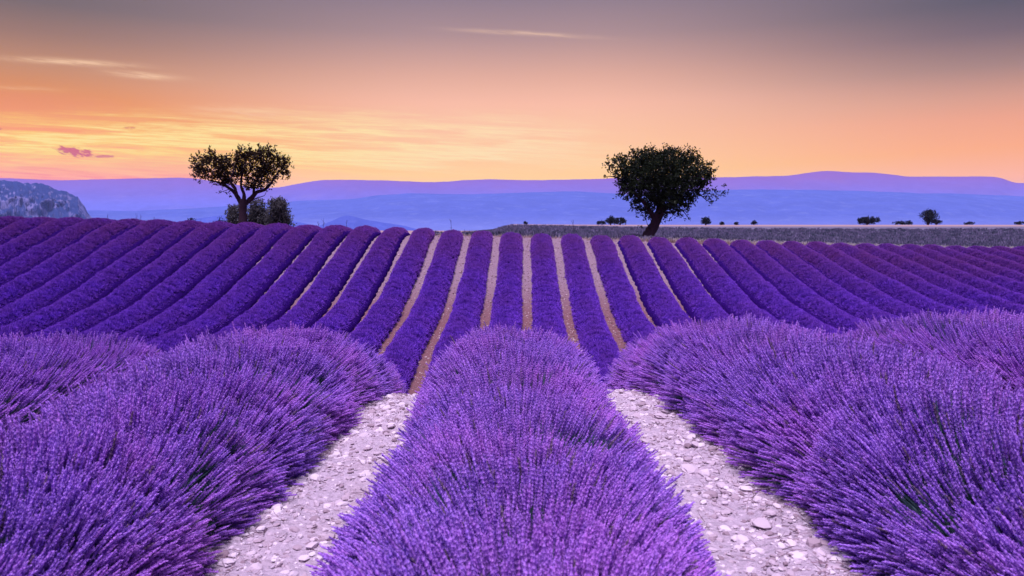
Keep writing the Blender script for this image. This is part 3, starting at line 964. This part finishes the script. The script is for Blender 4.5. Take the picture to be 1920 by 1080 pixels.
sel = fbm(gx * 3, gy * 3, 111, 3) + 0.25 * smooth01(np.abs(gx), 1.05, 1.5) > rng.random(n) * 0.9
gx, gy = gx[sel], gy[sel]; n = len(gx)
gs = np.clip(rng.lognormal(math.log(.0068), .72, n), .0028, .042)
gz = ground_z(gx, gy) + soil_relief(gx, gy) + gs * rng.uniform(-.25, .2, n)
up = np.zeros((n, 3)); up[:, 2] = 1; up += rng.normal(0, .2, up.shape)
o = scatter('gravel', np.stack([gx, gy, gz], 1), up, gs, rng.random(n), ng_grav, 6)
tag(o, 'small pale limestone gravel covering the two near paths', kind='stuff')
def stalk_mesh(name, seed):
    r = random.Random(seed); V, Fc = [], []
    L = r.uniform(.05, .14); k = r.uniform(-.03, .03); q = .0016
    for a in range(2):
        V += [(-q, 0, a * L / 2), (q, 0, a * L / 2), (0, q * 1.5, a * L / 2)]
    V += [(k, .004, L)]
    Fc = [(0, 1, 4, 3), (1, 2, 5, 4), (2, 0, 3, 5), (3, 4, 6), (4, 5, 6), (5, 3, 6)]
    return mesh(name, V, Fc, M['litter'])
m, t = new_mat('dead_stalk')
rnd = t.n('ShaderNodeObjectInfo').outputs['Random']
finish(t, t.ramp(rnd, [(0, (0.07, 0.035, 0.05)), (0.5, (0.20, 0.11, 0.15)), (1, (0.34, 0.22, 0.26))]), 0.9)
M['litter'] = m
ng_lit = scatter_group(protos('stalk', [stalk_mesh('stalk_%d' % k, 450 + k) for k in range(5)]))
n = 3800
lx = rng.choice([-1, 1], n) * np.where(rng.random(n) < .45, rng.normal(0.66, .10, n), rng.normal(1.36, .12, n)); ly = rng.uniform(2.2, 8.0, n)
ld = rng.normal(0, 1, (n, 3)); ld[:, 2] = rng.uniform(0, .25, n)
o = scatter('fallen_stalks', np.stack([lx, ly, ground_z(lx, ly) + soil_relief(lx, ly) + .006], 1), ld, rng.uniform(.7, 1.2, n), rng.random(n), ng_lit, 5)
tag(o, 'dead lavender stalks lying on the gravel along the foot of the near rows', kind='stuff')
ng_grav2 = scatter_group(protos('clod', [rock_mesh('clod_%d' % k, 500 + k, M['field_stone'], 3, 5) for k in range(5)]))
P_ = []
for i in range(-19, 22):
    n = 900
    y = 24 + (row_end(i * SP + 1) - 24) * rng.random(n)
    x = row_x(i, y) + SP / 2 + rng.normal(0, .22, n)
    P_.append(np.stack([x, y], 1))
P_ = np.concatenate(P_); n = len(P_)
gs = np.clip(rng.lognormal(math.log(.028), .45, n), .012, .075)
up = np.zeros((n, 3)); up[:, 2] = 1; up += rng.normal(0, .3, up.shape)
o = scatter('slope_gravel', np.stack([P_[:, 0], P_[:, 1], ground_z(P_[:, 0], P_[:, 1]) + gs * .1], 1), up, gs, rng.random(n), ng_grav2, 5)
tag(o, 'reddish stones and clods between the rows on the slope', kind='stuff')

# ------------------------------------------------------------------ grass tufts of verge and plateau
def blades(name, seed, n, h, sp, wid, mat, heads=None):
    r = random.Random(seed); V, Fc, mi = [], [], []
    for q in range(n):
        a = r.uniform(0, 6.28); d = sp * math.sqrt(r.random()); x, y = d * math.cos(a), d * math.sin(a)
        L = h * r.uniform(.5, 1.1); a2 = r.uniform(0, 6.28); lean = r.uniform(.1, .45) * L
        tx, ty = x + lean * math.cos(a2), y + lean * math.sin(a2); b = len(V)
        sx, sy = -math.sin(a2) * wid, math.cos(a2) * wid
        V += [(x - sx, y - sy, 0), (x + sx, y + sy, 0), ((x + tx) / 2 + sx, (y + ty) / 2 + sy, L * .6), ((x + tx) / 2 - sx, (y + ty) / 2 - sy, L * .6), (tx, ty, L)]
        Fc += [(b, b + 1, b + 2, b + 3), (b + 3, b + 2, b + 4)]; mi += [0, 0]
        if heads and r.random() < .25:
            b = len(V); s = .02
            V += [(tx - s, ty, L), (tx + s, ty, L), (tx, ty, L + s * 1.4), (tx, ty - s, L), (tx, ty + s, L)]
            Fc += [(b, b + 1, b + 2), (b + 3, b + 4, b + 2)]; mi += [1, 1]
    me = mesh(name, V, Fc, mat)
    if heads: me.materials.append(heads)
    me.polygons.foreach_set('material_index', mi)
    return me
ng_dry = scatter_group(protos('dry_blades', [blades('dry_%d' % k, 600 + k, 14, .26, .12, .006, M['dry'], M['white']) for k in range(4)]))
ng_green = scatter_group(protos('green_blades', [blades('green_%d' % k, 650 + k, 26, .26, .2, .012, M['tuft']) for k in range(4)]))
n = 9000
x = rng.uniform(-45, 62, n); y = row_end(x) + 0.25 + np.abs(rng.normal(0, .8, n)) + rng.uniform(-.2, .4, n)
keep = (rng.random(n) < 0.35 + 0.65 * smooth01(x, 6, 26)) & (x > -40)
x, y = x[keep], y[keep]; n = len(x)
up = np.zeros((n, 3)); up[:, 2] = 1
o = scatter('dry_grass', np.stack([x, y, ground_z(x, y) - .01], 1), up, rng.uniform(.5, 1.0, n) * np.where(x < 8, .75, 1.25), rng.random(n), ng_dry, 4)
tag(o, 'dry straw coloured grass verge along the upper ends of the rows', kind='stuff')
n = 30000
u = rng.random(n); y = 1.5 + 130 * u ** 1.7
x = rng.uniform(-1, 1, n) * (62 + 0.75 * y) + 15
y = y + row_end(x)
keep = (fbm(x * .35, y * .35, 121, 3) > .38) & (x > -30)
x, y = x[keep], y[keep]; n = len(x)
up = np.zeros((n, 3)); up[:, 2] = 1
o = scatter('meadow_grass', np.stack([x, y, ground_z(x, y) - .01], 1), up, rng.uniform(.5, 1.25, n) * (1 + y / 160), rng.random(n), ng_green, 4)
tag(o, 'grey green tufts of young plants covering the plateau field', kind='stuff')

# ------------------------------------------------------------------ trees
def tube_mesh(V, Fc, pts, rads, k=8, seed=0):
    r = random.Random(seed)
    pts = [Vector(p) for p in pts]
    # subdivide with Catmull-Rom
    P, R = [], []
    for a in range(len(pts) - 1):
        p0 = pts[max(a - 1, 0)]; p1 = pts[a]; p2 = pts[a + 1]; p3 = pts[min(a + 2, len(pts) - 1)]
        for s in range(4):
            u = s / 4
            P.append(0.5 * ((2 * p1) + (p2 - p0) * u + (2 * p0 - 5 * p1 + 4 * p2 - p3) * u * u + (3 * p1 - p0 - 3 * p2 + p3) * u ** 3))
            R.append(rads[a] + (rads[a + 1] - rads[a]) * u)
    P.append(pts[-1]); R.append(rads[-1])
    prev = None; up = Vector((0.3, 1, 0.1))
    for q, (p, rr) in enumerate(zip(P, R)):
        d = (P[min(q + 1, len(P) - 1)] - P[max(q - 1, 0)]).normalized()
        a = d.cross(up).normalized(); b = d.cross(a)
        base = len(V)
        for s in range(k):
            an = s * 2 * math.pi / k
            ra = rr * (1 + .16 * math.sin(an * 3 + q * .35) + r.uniform(-.07, .07))
            V.append(tuple(p + a * math.cos(an) * ra + b * math.sin(an) * ra))
        if prev is not None:
            for s in range(k): Fc.append((prev + s, prev + (s + 1) % k, base + (s + 1) % k, base + s))
        prev = base
    Fc.append(tuple(prev + s for s in range(k)))


def leaf_cloud(name, clusters, n_twigs, leaf, mat, seed, parent, upbias=0.35, wood=None, per=(5, 10), tw=(0.12, 0.4), hole=None, spire=0.0):
    """leaves on short twigs spread through ellipsoid clusters (cx,cy,cz,r) -> one stuff mesh"""
    r = np.random.default_rng(seed)
    V, T = [], []
    C = np.array(clusters, float)
    wgt = C[:, 3] ** 2.2; wgt /= wgt.sum()
    for q in range(n_twigs):
        c = C[r.choice(len(C), p=wgt)]
        d = r.normal(size=3); d /= np.linalg.norm(d)
        rad = c[3] * r.random() ** 0.42
        p = c[:3] + d * rad * np.array([1, 1, .95])
        if hole is not None and hole(p): continue
        g = d * 0.8 + r.normal(0, .45, 3); g[2] += upbias + (spire * (1 if d[2] > .3 else 0)); g /= np.linalg.norm(g)
        L = r.uniform(*tw) * (1 + (spire if d[2] > .4 else 0))
        nl = int(r.integers(*per) * (1 + (spire if d[2] > .4 else 0)))
        tone0 = r.random()
        for k in range(nl):
            o = p + g * L * (k + .5) / nl + r.normal(0, .02, 3)
            ld = g * .6 + r.normal(0, .6, 3); ld /= np.linalg.norm(ld)
            sd = np.cross(ld, r.normal(size=3)); sd /= (np.linalg.norm(sd) + 1e-6)
            ll = leaf * r.uniform(.7, 1.3); ww = ll * .27
            V += [o, o + ld * ll * .5 + sd * ww, o + ld * ll, o + ld * ll * .5 - sd * ww]
            T.append(np.clip(tone0 * .6 + r.random() * .4, 0, 1))
    V = np.array(V); nf = len(V) // 4
    me = mesh(name, V, np.arange(nf * 4).reshape(nf, 4), mat)
    a = me.attributes.new('tone', 'FLOAT', 'FACE'); a.data.foreach_set('value', np.array(T, np.float32))
    o = link(name, me, parent); o['kind'] = 'stuff'
    return o


def px_tree(D, x0, ybase):
    """photo pixel -> metres in the tree's own frame"""
    return lambda px, py, dep=0.0: ((px - x0) * D / F, dep, (ybase - py) * D / F)


# left almond tree: crop pixels are 5.4x of the photo, origin (340,250)
DL = 56.0
XL = (457 - 960) * DL / F
zl = float(ground_z(XL, DL))
tl = empty('almond_tree', (XL, DL, zl), 'open heart shaped almond tree with glow-browned leaves and a forked trunk, bushes at its foot', 'tree')
yb = HY - zl * F / DL
c4 = lambda x, y, d=0.0: px_tree(DL, 457, yb)(340 + x / 5.4, 250 + y / 5.4, d)
V, Fc = [], []
tube_mesh(V, Fc, [c4(634, 960), c4(636, 880), c4(632, 790), c4(640, 720), c4(648, 668)], [.36, .31, .27, .27, .25], 12, 1)
link('trunk', mesh('trunk', V, Fc, M['bark'], True), tl)
limbs = [([(640, 735, 0), (596, 672, .1), (545, 600, .2), (480, 545, .1), (400, 500, -.1), (310, 485, -.2)], [.20, .17, .14, .105, .07, .03]),
         ([(560, 615, .15), (570, 560, .0), (530, 500, -.1), (470, 420, -.3), (420, 340, -.4)], [.10, .075, .06, .05, .02]),
         ([(650, 720, .0), (662, 620, -.2), (640, 540, -.3), (650, 430, -.2), (690, 300, -.1), (720, 200, 0)], [.18, .12, .09, .07, .05, .02]),
         ([(655, 720, .1), (715, 655, .3), (760, 600, .4), (850, 570, .3), (920, 510, .2), (980, 430, 0), (1060, 360, -.2)], [.21, .17, .14, .11, .08, .06, .02]),
         ([(740, 625, .3), (730, 540, .6), (770, 450, .7), (850, 330, .5), (890, 220, .4)], [.11, .08, .065, .05, .02]),
         ([(700, 690, .2), (760, 655, .5), (820, 630, .8), (835, 595, .9)], [.05, .035, .025, .015]),
         ([(590, 660, .0), (600, 590, -.5), (560, 510, -.8), (600, 400, -.9), (600, 300, -.8)], [.10, .075, .06, .045, .02]),
         ([(500, 570, .1), (430, 590, .3), (440, 600, .5)], [.03, .015, .01]),
         ([(480, 540, .1), (380, 440, .4), (300, 370, .6), (240, 320, .7)], [.07, .05, .03, .015])]
for k, (pp, rr) in enumerate(limbs):
    V, Fc = [], []
    tube_mesh(V, Fc, [c4(*p) for p in pp], rr, 8, 10 + k)
    link('branch', mesh('branch', V, Fc, M['bark'], True), tl)
cl = []
rr_ = random.Random(5)
for (x, y, r) in [(185, 350, 42), (215, 420, 45), (250, 300, 55), (330, 250, 50), (340, 340, 65), (310, 430, 55), (420, 300, 55), (440, 400, 75), (480, 490, 50), (400, 470, 50), (520, 320, 50), (560, 390, 60),
                  (600, 280, 55), (640, 350, 60), (560, 470, 40), (690, 230, 55), (720, 190, 35), (740, 300, 65), (660, 440, 45), (800, 240, 55), (900, 190, 40), (880, 270, 60), (840, 190, 35), (850, 370, 65), (960, 220, 42), (950, 320, 60),
                  (760, 420, 55), (820, 480, 60), (900, 430, 60), (960, 420, 45), (760, 540, 45), (860, 550, 35), (920, 500, 35), (1040, 300, 48), (1095, 320, 35), (1075, 390, 40), (1065, 450, 30), (1020, 370, 35), (690, 520, 40),
                  (440, 590, 22), (500, 630, 15), (905, 575, 16), (620, 600, 16), (160, 460, 14), (225, 475, 18)]:
    for s in (-1, 1) if r > 38 else (0,):
        X_, _, Z_ = c4(x, y)
        dep = s * rr_.uniform(.15, .95) * (1 if r > 45 else .5)
        cl.append((X_, dep, Z_, r / 5.4 * DL / F * .95))
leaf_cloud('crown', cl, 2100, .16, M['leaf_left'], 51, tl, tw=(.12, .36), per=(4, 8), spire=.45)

# right almond tree: crop scale 5.4, origin (1100,250)
DR = 55.0
XR = (1215 - 960) * DR / F
zr = float(ground_z(XR, DR))
tr = empty('almond_tree', (XR, DR, zr), 'dense dark almond tree with leaning short trunk and a drooping side branch on the right', 'tree')
yb2 = HY - zr * F / DR
c5 = lambda x, y, d=0.0: px_tree(DR, 1215, yb2)(1100 + x / 5.4, 250 + y / 5.4, d)
V, Fc = [], []
tube_mesh(V, Fc, [c5(610, 1075), c5(640, 1010), c5(680, 930), c5(700, 860), c5(735, 790)], [.50, .38, .35, .37, .30], 12, 2)
link('trunk', mesh('trunk', V, Fc, M['bark'], True), tr)
for k, (pp, rr) in enumerate([([(690, 880, 0), (640, 800, -.2), (560, 700, -.3), (450, 600, -.2), (350, 480, 0), (230, 440, .1), (165, 458, .1)], [.22, .17, .13, .09, .06, .03, .015]),
                              ([(720, 830, 0), (740, 700, .3), (720, 560, .4), (700, 400, .3), (660, 220, .2)], [.24, .18, .14, .08, .02]),
                              ([(735, 800, 0), (850, 700, -.2), (950, 600, -.4), (1050, 480, -.3), (1150, 400, -.2)], [.2, .15, .11, .07, .02]),
                              ([(900, 650, .2), (1050, 640, .4), (1150, 625, .6), (1230, 680, .6), (1290, 700, .6)], [.07, .05, .04, .03, .012]),
                              ([(1160, 628, .6), (1240, 610, .6), (1330, 640, .6), (1380, 600, .6)], [.035, .03, .02, .01]),
                              ([(760, 800, 0), (860, 800, .2), (960, 780, .3), (1040, 860, .4)], [.1, .06, .04, .015]),
                              ([(660, 830, 0), (600, 790, .3), (520, 760, .5), (450, 750, .6)], [.09, .06, .04, .015]),
                              ([(640, 980, -.2), (600, 920, -.4), (590, 870, -.4)], [.04, .02, .01]),
                              ([(740, 760, .2), (850, 560, .7), (900, 380, .8), (880, 230, .7)], [.16, .12, .07, .02])]):
    V, Fc = [], []
    tube_mesh(V, Fc, [c5(*p) for p in pp], rr, 8, 40 + k)
    link('branch', mesh('branch', V, Fc, M['bark'], True), tr)
cl = []
for (x, y, r) in [(215, 330, 38), (230, 400, 35), (205, 455, 18), (170, 455, 10), (300, 320, 60), (330, 400, 70), (400, 300, 70), (480, 260, 65), (560, 240, 60), (650, 210, 50), (660, 300, 90), (540, 340, 90), (430, 420, 90),
                  (350, 510, 60), (350, 620, 40), (420, 560, 80), (520, 470, 110), (640, 420, 110), (760, 270, 80), (830, 230, 55), (890, 250, 70), (980, 260, 65), (1040, 250, 50), (1060, 320, 70), (950, 380, 110), (820, 400, 120),
                  (1130, 380, 60), (1180, 350, 40), (1210, 430, 45), (1150, 470, 70), (1050, 470, 100), (900, 540, 120), (740, 560, 130), (580, 600, 110), (1130, 560, 60), (1060, 610, 70), (440, 670, 45), (520, 720, 60), (650, 720, 80),
                  (780, 700, 90), (900, 680, 90), (1000, 690, 60), (1040, 760, 35), (940, 780, 50), (840, 800, 45), (750, 820, 45), (620, 810, 55), (540, 800, 30), (480, 820, 22), (450, 750, 20), (590, 880, 25), (575, 950, 18),
                  (1010, 850, 30), (1050, 870, 22), (930, 840, 25), (790, 880, 20), (1200, 610, 32), (1270, 580, 28), (1300, 640, 32), (1350, 600, 32), (1385, 620, 25), (1360, 550, 18), (1270, 700, 22), (1230, 680, 20), (1190, 480, 50)]:
    for s in ((-1, 0, 1) if r > 70 else (-1, 1) if r > 38 else (0,)):
        X_, _, Z_ = c5(x, y)
        dep = s * rr_.uniform(.4, 1.5) if r > 70 else s * rr_.uniform(.1, .9)
        cl.append((X_, dep, Z_, r / 5.4 * DR / F * .86))
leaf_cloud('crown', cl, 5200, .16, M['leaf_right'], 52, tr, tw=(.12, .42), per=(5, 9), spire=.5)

# bushes behind the left tree
def bush(x, y, wpx, hpx, D, label, group, mat, seed, twigs, leaf, kind='bush', spire=0.5, sub=9, name='round_bush'):
    X = (x - 960) * D / F
    far_ = D > 100
    z = float(ground_z(X, D))
    top = (HY - y) * D / F
    H = max(top - z, 0.35); w_ = wpx * D / F / 2
    root = empty(name, (X, D, z), label, 'bush', group)
    r = random.Random(seed)
    V, Fc = [], []
    for k in range(3):
        a = r.uniform(0, 6.28)
        tube_mesh(V, Fc, [(0.1 * math.cos(a), .1 * math.sin(a), -.1), (w_ * .2 * math.cos(a), w_ * .2 * math.sin(a), H * .35), (w_ * .4 * math.cos(a), w_ * .3 * math.sin(a), H * .7)], [.05 * H, .035 * H, .015 * H], 5, seed + k)
    link('stem', mesh('stem', V, Fc, M['bark'], True), root)
    cl = []
    He = H * (.90 if far_ else .93); b_ = min(w_, He / 2)
    for k in range(sub * 2):
        a = r.uniform(0, 6.28); q = r.random() ** .5; v = r.uniform(-1, 1)
        rad = b_ * r.uniform(.36, .55)
        hw = (w_ - rad) * math.sqrt(max(0, 1 - (v * .8) ** 2)) if v > 0 else (w_ - rad)
        cl.append((hw * q * math.cos(a), hw * .8 * q * math.sin(a), He * .5 + v * (He * .5 - rad), rad))
    cl.append((0, 0, He - b_ * .5, b_ * .5))
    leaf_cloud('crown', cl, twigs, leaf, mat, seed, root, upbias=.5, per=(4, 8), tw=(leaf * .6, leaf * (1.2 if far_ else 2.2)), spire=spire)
    return root


gb = 'bushes behind the left almond tree'
bush(443, 382, 42, 60, 60.0, 'smaller dark round bush at the left foot of the left almond tree', gb, M['leaf_bush'], 71, 1000, .13)
bush(487, 370, 64, 60, 61.0, 'wide grey green bush right behind the left almond trunk', gb, M['leaf_bush'], 72, 2200, .13)
bush(525, 367, 56, 60, 59.0, 'upright round bush at the right end behind the left almond tree', gb, M['leaf_bush'], 73, 2000, .13)
gh = 'bushes on the horizon of the plateau'
for (x, y, wp, D, lab, tw_) in [(x_, y_, w_, D_ * 1.55 if D_ > 100 else D_, l_, t_) for (x_, y_, w_, D_, l_, t_) in [(1737, 389, 42, 240, 'tall round dark bush on the horizon at the right', 900), (1753, 411, 26, 243, 'low dark shrub touching the tall round horizon bush', 200),
                                (1623, 404, 58, 238, 'wide low dome shaped dark bush on the right horizon', 800), (1145, 403, 26, 205, 'peaked dark bush left of the right almond tree', 350), (1162, 406, 28, 208, 'rounder bush beside the peaked one left of the right almond tree', 350),
                                (1128, 414, 18, 206, 'flat low shrub at the left end of the bush pair', 120), (1322, 405, 21, 220, 'small round dark bush just right of the right almond tree', 300),
                                (1352, 416, 9, 230, 'tiny first shrub right of the small round horizon bush', 60), (1379, 416, 11, 232, 'tiny second shrub right of the small round horizon bush', 60), (1413, 414, 13, 234, 'tiny third shrub right of the small round horizon bush', 80),
                                (1688, 414.5, 34, 262, 'low broken shrub between the dome bush and the tall bush', 150), (1700, 413, 18, 264, 'flat topped shrub close left of the tall horizon bush', 110), (1815, 416, 22, 260, 'thin flat shrub right of the tall horizon bush', 90), (1907, 415.5, 20, 255, 'small low shrub at the right edge of the horizon', 110),
                                (985, 415, 9, 210, 'tiny dark shrub alone on the middle horizon', 60), (360, 409, 16, 58, 'small twiggy shrub on the crest left of the left almond tree', 110), (418, 407, 17, 62, 'small dark round shrub just left of the left almond bushes', 160)]]:
    H = (HY - y) * D / F
    bush(x, y, wp, 0, D, lab, gh, M['leaf_dark'], 800 + int(x), int(tw_ * 1.3), max(.12, D * .0012), spire=.0, sub=10, name='horizon_bush' if D > 100 else 'crest_shrub')

# ------------------------------------------------------------------ dry weeds standing over the crest
def weed(x, ytop, D, label, seed):
    X = (x - 960) * D / F; z = float(ground_z(X, D)); H = (HY - ytop) * D / F - z
    r = random.Random(seed); V, Fc = [], []
    tube_mesh(V, Fc, [(0, 0, -.02), (.02, 0, H * .5), (r.uniform(-.06, .06), 0, H)], [.014, .011, .006], 5, seed)
    for k in range(5):
        hh = H * r.uniform(.4, .9); a = r.uniform(0, 6.28); l = r.uniform(.06, .16)
        tube_mesh(V, Fc, [(.015, 0, hh), (l * .5 * math.cos(a), l * .5 * math.sin(a), hh + l * .6), (l * .8 * math.cos(a), l * .8 * math.sin(a), hh + l * 1.3)], [.007, .006, .009], 4, seed + k)
    o = link('dry_weed', mesh('dry_weed', V, Fc, M['bark'], True), None, (X, D, z))
    tag(o, label, 'weed', 'dry weeds along the crest')
for k, (x, y, D, lab) in enumerate([(259, 400, 52.5, 'tall dry weed on the left crest, left one of a close pair'), (266, 402, 52.8, 'tall dry weed on the left crest, right one of a close pair'), (292, 406, 52.5, 'short dry weed right of the pair on the left crest'),
                                    (607, 409, 53, 'dry weed stalk right of the left almond bushes'), (598, 414, 53, 'short leaning weed beside the stalk right of the almond bushes'), (846, 411, 54, 'lone dry weed on the middle crest'), (1074, 412, 56, 'thin dry weed left of the right almond tree'),
                                    (650, 413, 53, 'short dry weed between the left tree and the middle'), (205, 402, 52.5, 'short weed above the left rows near the cliff foot'), (378, 411, 53, 'dry weed close left of the left almond tree')]):
    weed(x, y, D, lab, 900 + k * 10)
